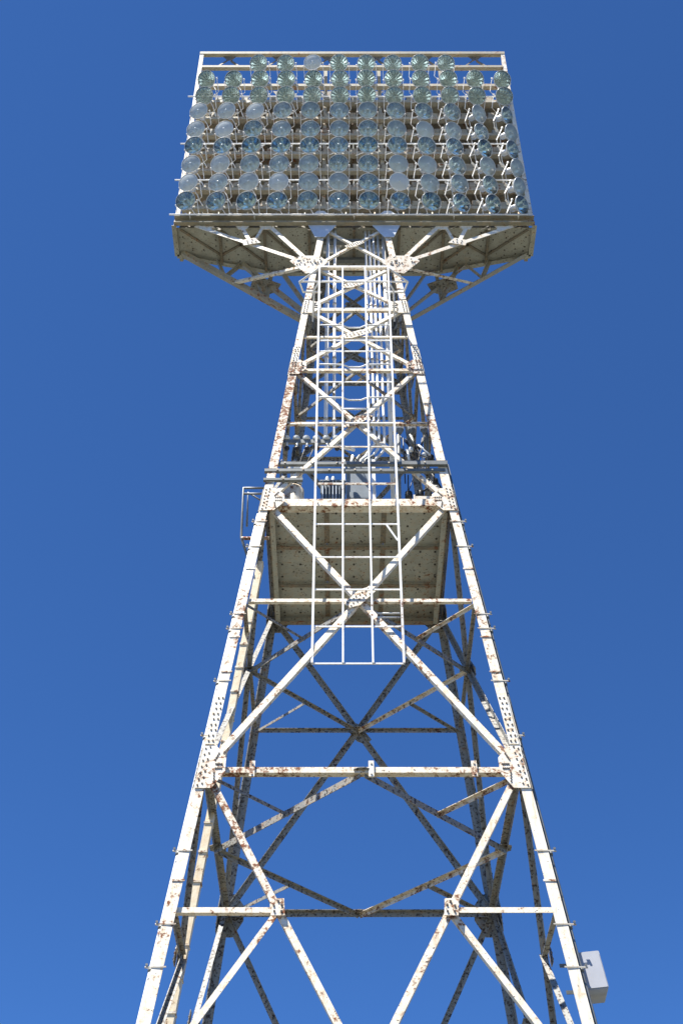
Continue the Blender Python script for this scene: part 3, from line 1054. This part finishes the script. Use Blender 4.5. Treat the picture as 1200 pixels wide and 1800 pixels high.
# ------------------------------------------------------------------ cables and trunking on the legs
def leg_line(sx, out, yoff, z):
    return Vector((TX + sx * (a(z) + out), TY - a(z) + yoff, z))
o = None
for sx, out, z1, r, lab, mm in ((-1, .018, 18.55, .032, 'white cable pipe clamped up the outer side of the left front leg', 'tubes'),
                               (1, .045, 20.0, .024, 'thin dark cable pipe clamped along the outer side of right front leg', 'galv')):
    b = MB()
    zs = [0.1, 4, 8, 12, 16, z1 - .05] if z1 < 19 else [0.1, 4, 8, 12, 16, 18.8, z1]
    b.tube([leg_line(sx, out, .10, z) for z in zs], r, M[mm], 10)
    o = tag(b.build('cable_pipe', None, leg_line(sx, out, .10, 0.1)), lab, 'pipe')
    for z in (6.9, 7.75, 9.05, 9.7, 10.9, 13.05, 14.2, 15.4, 15.75, 17.5, 18.2):
        b = MB()
        n = NRM(0)
        c = leg_line(sx, out, .10, z)
        b.tube([c + Vector((0, 0, -.025)), c + Vector((0, 0, .025))], r + .014, M['galv'], 10)
        b.bar(c + Vector((sx * .06, -.10, 0)), leg_line(sx, -.20, -.012, z), (0, -1, 0), .02, .010, M['boltw'])
        b.tube([c + Vector((sx * .03, -.09, 0)), c + Vector((sx * .075, -.09, .0))], .014, M['boltw'], 6)
        b.bolt(c + Vector((sx * .05, -.10, .03)), (0, -1, 0), .02, .02, M['galv'])
        b.build('clamp', o)
# loose wire at the bottom of the left leg
b = MB()
c = leg_line(-1, .10, .02, 6.85)
b.tube([c, c + Vector((-.12, -.02, -.10)), c + Vector((-.22, -.02, -.12)), c + Vector((-.30, -.02, -.20))], .010, M['tubes'], 6)
b.tube([c + Vector((.03, 0, .05)), c + Vector((.0, -.02, -.4)), c + Vector((-.05, 0, -1.2))], .02, M['black'], 6)
b.build('loose_wire', tower)

# cream cable trunking up the left side of the tower
b = MB()
pts = []
for z in (0.0, 4.0, 8.0, ZL1, 15.0, 17.9):
    pts.append(Vector((TX - a(z) + .075, 18.95, z)))
for p, q in zip(pts, pts[1:]):
    b.bar(p, q, (0, -1, 0), .125, .16, M['cream'])
for k in range(22):
    z = 5.5 + k * .52
    for p, q in zip(pts, pts[1:]):
        if p.z <= z <= q.z:
            c = p.lerp(q, (z - p.z) / (q.z - p.z))
            b.box(c, .145, .19, .035, M['worn'])
b.build('cable_trunk', tower)['label'] = 'cream rust-streaked cable trunking up the left side'

# ------------------------------------------------------------------ grey box on the right leg
zb = 9.08
c = Vector((3.46, 17.50, zb))
jb = thing('junction_box', 'grey metal junction box fixed to the lower right front leg', 'junction box', c)
rot = Matrix.Rotation(math.atan(.1065), 4, 'Y') @ Matrix.Rotation(math.atan(-.1095), 4, 'X')
rot = Matrix.Rotation(-math.atan(.1065), 4, 'Y') @ Matrix.Rotation(R(-6), 4, 'X')
def rounded_box(b, c, sx, sy, sz, m, rot, r=.02):
    lo, hi = [], []
    prof = []
    for (qx, qy, a0) in ((1, 1, 0), (-1, 1, 90), (-1, -1, 180), (1, -1, 270)):
        for k in range(4):
            an = R(a0 + k * 30)
            prof.append((qx * (sx / 2 - r) + r * math.cos(an), qy * (sz / 2 - r) + r * math.sin(an)))
    f = lambda y: [c + rot @ Vector((p[0], y, p[1])) for p in prof]
    b.hull(f(-sy / 2), f(sy / 2), m, True)
b = MB()
rounded_box(b, c, .31, .40, .56, M['box'], rot)
b.build('case', jb)
b = MB()
rounded_box(b, c + rot @ Vector((0, -.208, 0)), .285, .014, .535, M['box'], rot, .015)
b.build('door', jb)
for dz in (-.2, .2):
    b = MB()
    b.bar(c + rot @ Vector((-.15, 0, dz)), c + rot @ Vector((-.40, -.04, dz)), (0, -1, 0), .05, .02, M['galv'])
    b.build('mount_bracket', jb)
b = MB()
b.tube([c + rot @ Vector((-.1, 0, -.27)), c + rot @ Vector((-.12, 0, -.42)), c + rot @ Vector((-.22, 0, -.62)), c + rot @ Vector((-.24, 0, -1.4))], .018, M['black'], 8)
b.build('cable', jb)

# ------------------------------------------------------------------ electrical gear on the equipment platform
zf = zp + .02
# cross arms (steel channels carrying the isolators)
for i, (x0, x1, y, Y, hh, lab) in enumerate(((478, 706, 814, 18.28, .07, 'upper grey steel cross arm spanning left part of the tower above the platform'),
                                          (465, 782, 826, 18.20, .07, 'long lower grey steel cross arm spanning the whole tower front'),
                                          (706, 786, 813, 18.15, .10, 'short deep grey channel bolted at right end of the cross arms'),
                                          (463, 532, 842, 18.15, .05, 'short lowest grey cross arm on the left front leg'))):
    p, q = at(x0, y, Y), at(x1, y, Y)
    q.z = p.z
    b = MB()
    b.bar(p, q, (0, -1, 0), hh, .01, M['galv'])
    for dz in (-hh / 2, hh / 2):
        b.bar(p + Vector((0, .03, dz)), q + Vector((0, .03, dz)), (0, 0, 1), .07, .010, M['galv'])
    nb = max(1, int((q - p).length / .5))
    for j in range(nb):
        c = p.lerp(q, (j + .5) / nb)
        b.bolt(c + Vector((0, -.005, 0)), (0, -1, 0), .02, .02, M['boltw'])
    tag(b.build('cross_arm', None, p), lab, 'cross arm', 'steel cross arms above the equipment platform')

# isolator bank on the left: ribbed porcelain knobs on a bar with hanging terminals
p, q = at(497, 777, 18.55), at(600, 777, 18.55)
q.z = p.z
iso = thing('isolator_bank', 'row of white porcelain isolators on a bar left of the ladder guard', 'isolators', p)
b = MB()
b.bar(p, q, (0, -1, 0), .10, .06, M['galv'])
b.build('bar', iso)
for i in range(6):
    c = p.lerp(q, .06 + i * .17)
    b = MB()
    T = Matrix.Translation(c + Vector((0, -.01, .05)))
    b.lathe([(.03, 0), (.075, .015), (.05, .035), (.082, .055), (.06, .085), (.03, .11), (.001, .115)], M['porc'], 14, T)
    b.build('isolator', iso)
    b = MB()
    b.tube([c + Vector((.02, -.02, -.04)), c + Vector((.02, -.02, -.17))], .022, M['porc'], 8)
    b.lathe([(.02, -.16), (.05, -.18), (.055, -.22), (.03, -.26), (.001, -.265)], M['black'], 12, Matrix.Translation(c + Vector((.02, -.02, 0))))
    b.build('terminal', iso)
# three bell insulators on the right
for i, px in enumerate((702, 723, 745)):
    c = at(px, 752, 18.75)
    it = thing('bell_insulator', 'white bell insulator, %s of three at the right of the tower' % ['leftmost', 'middle', 'rightmost'][i], 'insulator', c + Vector((0, 0, -.2)), 'bell insulators at the right of the tower')
    b = MB()
    b.lathe([(.03, -.08), (.085, -.07), (.095, .0), (.085, .07), (.055, .105), (.001, .115)], M['porc'], 16, Matrix.Translation(c))
    b.build('bell', it)
    b = MB()
    b.lathe([(.02, -.2), (.05, -.16), (.055, -.10), (.085, -.078), (.03, -.072), (.001, -.07)], M['galv'], 12, Matrix.Translation(c))
    b.tube([c + Vector((0, 0, -.5)), c + Vector((0, 0, -.16))], .015, M['galv'], 6)
    b.build('pin', it)
# switch gear poles on the right: rods, fuse holders and droppers
sw = thing('switch_gear', 'tangle of dark switch rods and fuse holders beside the right front leg', 'switchgear', at(740, 880, 18.7))
for (x0, y0, x1, y1, Y, r, mm) in ((700, 765, 702, 885, 18.4, .035, 'galv'), (708, 770, 712, 850, 18.5, .012, 'black'), (717, 835, 717, 868, 18.4, .012, 'black'), (712, 772, 728, 800, 18.6, .022, 'black'),
                                  (735, 782, 762, 806, 18.5, .020, 'porc'), (742, 770, 735, 815, 18.6, .014, 'black'), (750, 745, 752, 812, 18.8, .02, 'galv'), (720, 764, 733, 790, 18.7, .024, 'galv'),
                                  (752, 842, 770, 870, 18.4, .026, 'galv'), (758, 832, 775, 858, 18.5, .018, 'black'), (730, 872, 752, 858, 18.6, .022, 'black'), (715, 790, 719, 812, 18.5, .028, 'porc'),
                                  (764, 826, 757, 872, 18.6, .012, 'black')):
    b = MB()
    b.tube([at(x0, y0, Y), at(x1, y1, Y)], r, M[mm], 8)
    b.build('rod', sw)
for (x, y, Y, s_) in ((722, 790, 18.55, .05), (733, 786, 18.6, .06), (757, 805, 18.5, .07), (765, 846, 18.45, .06), (752, 850, 18.6, .05), (718, 870, 18.5, .08), (739, 868, 18.6, .07), (745, 800, 18.6, .05)):
    c = at(x, y, Y)
    b = MB()
    b.lathe([(s_ * .4, -s_ * 1.2), (s_, -s_ * .8), (s_ * .7, -s_ * .3), (s_, 0), (s_ * .7, s_ * .4), (s_ * .9, s_ * .7), (s_ * .3, s_ * 1.2), (.001, s_ * 1.25)], M['black' if s_ > .055 else 'porc'], 12, Matrix.Translation(c))
    b.build('fuse_holder', sw)
# wires along the gear
b = MB()
for (A_, B_, sag) in ((at(702, 765, 18.6), at(757, 805, 18.5), .15), (at(723, 765, 18.6), at(765, 846, 18.45), .1), (at(745, 765, 18.6), at(718, 862, 18.5), .12), (at(535, 790, 18.5), at(510, 845, 18.5), .1), (at(550, 790, 18.5), at(520, 845, 18.5), .1)):
    b.tube([A_.lerp(B_, t / 8) + Vector((0, 0, -sag * 4 * (t / 8) * (1 - t / 8))) for t in range(9)], .010, M['black'], 6)
b.build('wire', sw)

# white tank
c = at(516, 868, 18.55)
tank = thing('oil_tank', 'white drum-shaped tank with dark band on left of the equipment platform', 'tank', Vector((c.x, c.y, zf)))
b = MB()
T = Matrix.Translation(Vector((c.x, c.y + .1, zf)))
hz = c.z - zf
b.lathe([(.18, .0), (.20, .03), (.20, .16), (.205, .165), (.205, .19), (.20, .195)], M['bluewhite'], 24, T)
b.build('base', tank)
b = MB()
top = max(.55, hz + .22)
b.lathe([(.207, .195), (.207, .23)], M['grey'], 24, T)
b.build('band', tank)
b = MB()
b.lathe([(.20, .23), (.205, .26), (.205, top - .06), (.17, top), (.05, top + .02), (.001, top + .02)], M['worn'], 24, T)
b.build('body', tank)
b = MB()
for dx, dz in ((-.08, .14), (.03, .18), (.11, .13)):
    b.tube([(c.x + dx, c.y + .1, zf + top - .02), (c.x + dx, c.y + .1, zf + top + dz)], .028, M['black'], 8)
    b.lathe([(.045, 0), (.05, .03), (.03, .05), (.001, .055)], M['porc'], 10, Matrix.Translation(Vector((c.x + dx, c.y + .1, zf + top + dz))))
b.build('bushing', tank)
# meter cabinet above the tank
c = at(521, 832, 18.6)
cb = thing('meter_case', 'small white meter case hung on the cross arm above the white tank', 'meter', c)
b = MB()
rounded_box(b, c, .24, .18, .26, M['tubes'], Matrix.Identity(4))
b.build('case', cb)
b = MB()
rounded_box(b, c + Vector((0, -.10, .02)), .14, .02, .12, M['grey'], Matrix.Identity(4), .01)
b.build('window', cb)
b = MB()
b.tube([c + Vector((-.02, 0, .13)), c + Vector((-.02, 0, .30)), c + Vector((-.3, 0, .32))], .03, M['tubes'], 8)
b.build('elbow_pipe', cb)

# transformer with cooling fins, centre left
c = at(585, 858, 18.5)
tr = thing('transformer', 'blue-grey finned transformer behind the ladder guard on equipment platform', 'transformer', Vector((c.x, c.y, zf)))
Ht = c.z - zf + .2
b = MB()
b.box((c.x, c.y + .2, zf + Ht / 2), .48, .36, Ht, M['grey'])
b.box((c.x, c.y + .2, zf + Ht + .02), .52, .40, .03, M['grey'])
b.build('tank', tr)
for i in range(7):
    b = MB()
    x = c.x - .2 + i * .066
    b.box((x, c.y - .04, zf + Ht * .52), .018, .11, Ht * .8, M['bluewhite' if i in (0, 3, 4, 6) else 'grey'])
    b.build('cooling_fin', tr)
for dx in (-.12, .0):
    b = MB()
    b.lathe([(.03, 0), (.045, .02), (.03, .05), (.045, .08), (.03, .11), (.04, .14), (.02, .2), (.001, .205)], M['porc'], 12, Matrix.Translation(Vector((c.x + dx, c.y + .12, zf + Ht + .035))))
    b.build('bushing', tr)
# tall control cabinet
c = at(630, 845, 18.95)
cc = thing('control_cabinet', 'tall grey control cabinet with white posts where the conduits gather', 'cabinet', Vector((c.x, c.y, zf)))
Hc = at(630, 815, 18.95).z - zf
b = MB()
b.box((c.x, c.y + .15, zf + Hc / 2), .50, .30, Hc, M['grey'])
b.build('case', cc)
b = MB()
b.box((c.x, c.y - .008, zf + Hc * .30), .42, .014, Hc * .5, M['grey'])
b.build('door', cc)
for s in (-1, 1):
    b = MB()
    b.bar((c.x + s * .31, c.y - .06, zf), (c.x + s * .31, c.y - .06, zf + Hc * 1.02), (0, -1, 0), .07, .06, M['tubes'])
    b.build('post', cc)
b = MB()
for i in range(4):
    e = at(618 + i * 8, 812 - (i * 5) % 13, 18.95)
    b.tube([Vector((e.x, c.y + .1, zf + Hc - .02)), Vector((e.x, c.y + .08, zf + Hc + .18)), Vector((e.x + (i + .5) * .05, c.y + .1, zf + Hc + .34))], .032, M['galv' if i % 2 else 'tubes'], 8)
b.build('cable_glands', cc)
# rail stub on the right of the platform edge
p, q = at(728, 876, 18.28), at(765, 876, 18.28)
q.z = p.z
b = MB()
b.bar(p, q, (0, -1, 0), .10, .012, M['white'])
b.bar(p + Vector((0, .04, .05)), q + Vector((0, .04, .05)), (0, 0, 1), .09, .012, M['white'])
b.bar(p + Vector((0, -.004, .09)), p + Vector((0, -.004, -.12)), (0, -1, 0), .035, .012, M['white'])
tag(b.build('rail_stub', None, p), 'short white channel lying at the right front edge of the platform', 'channel')
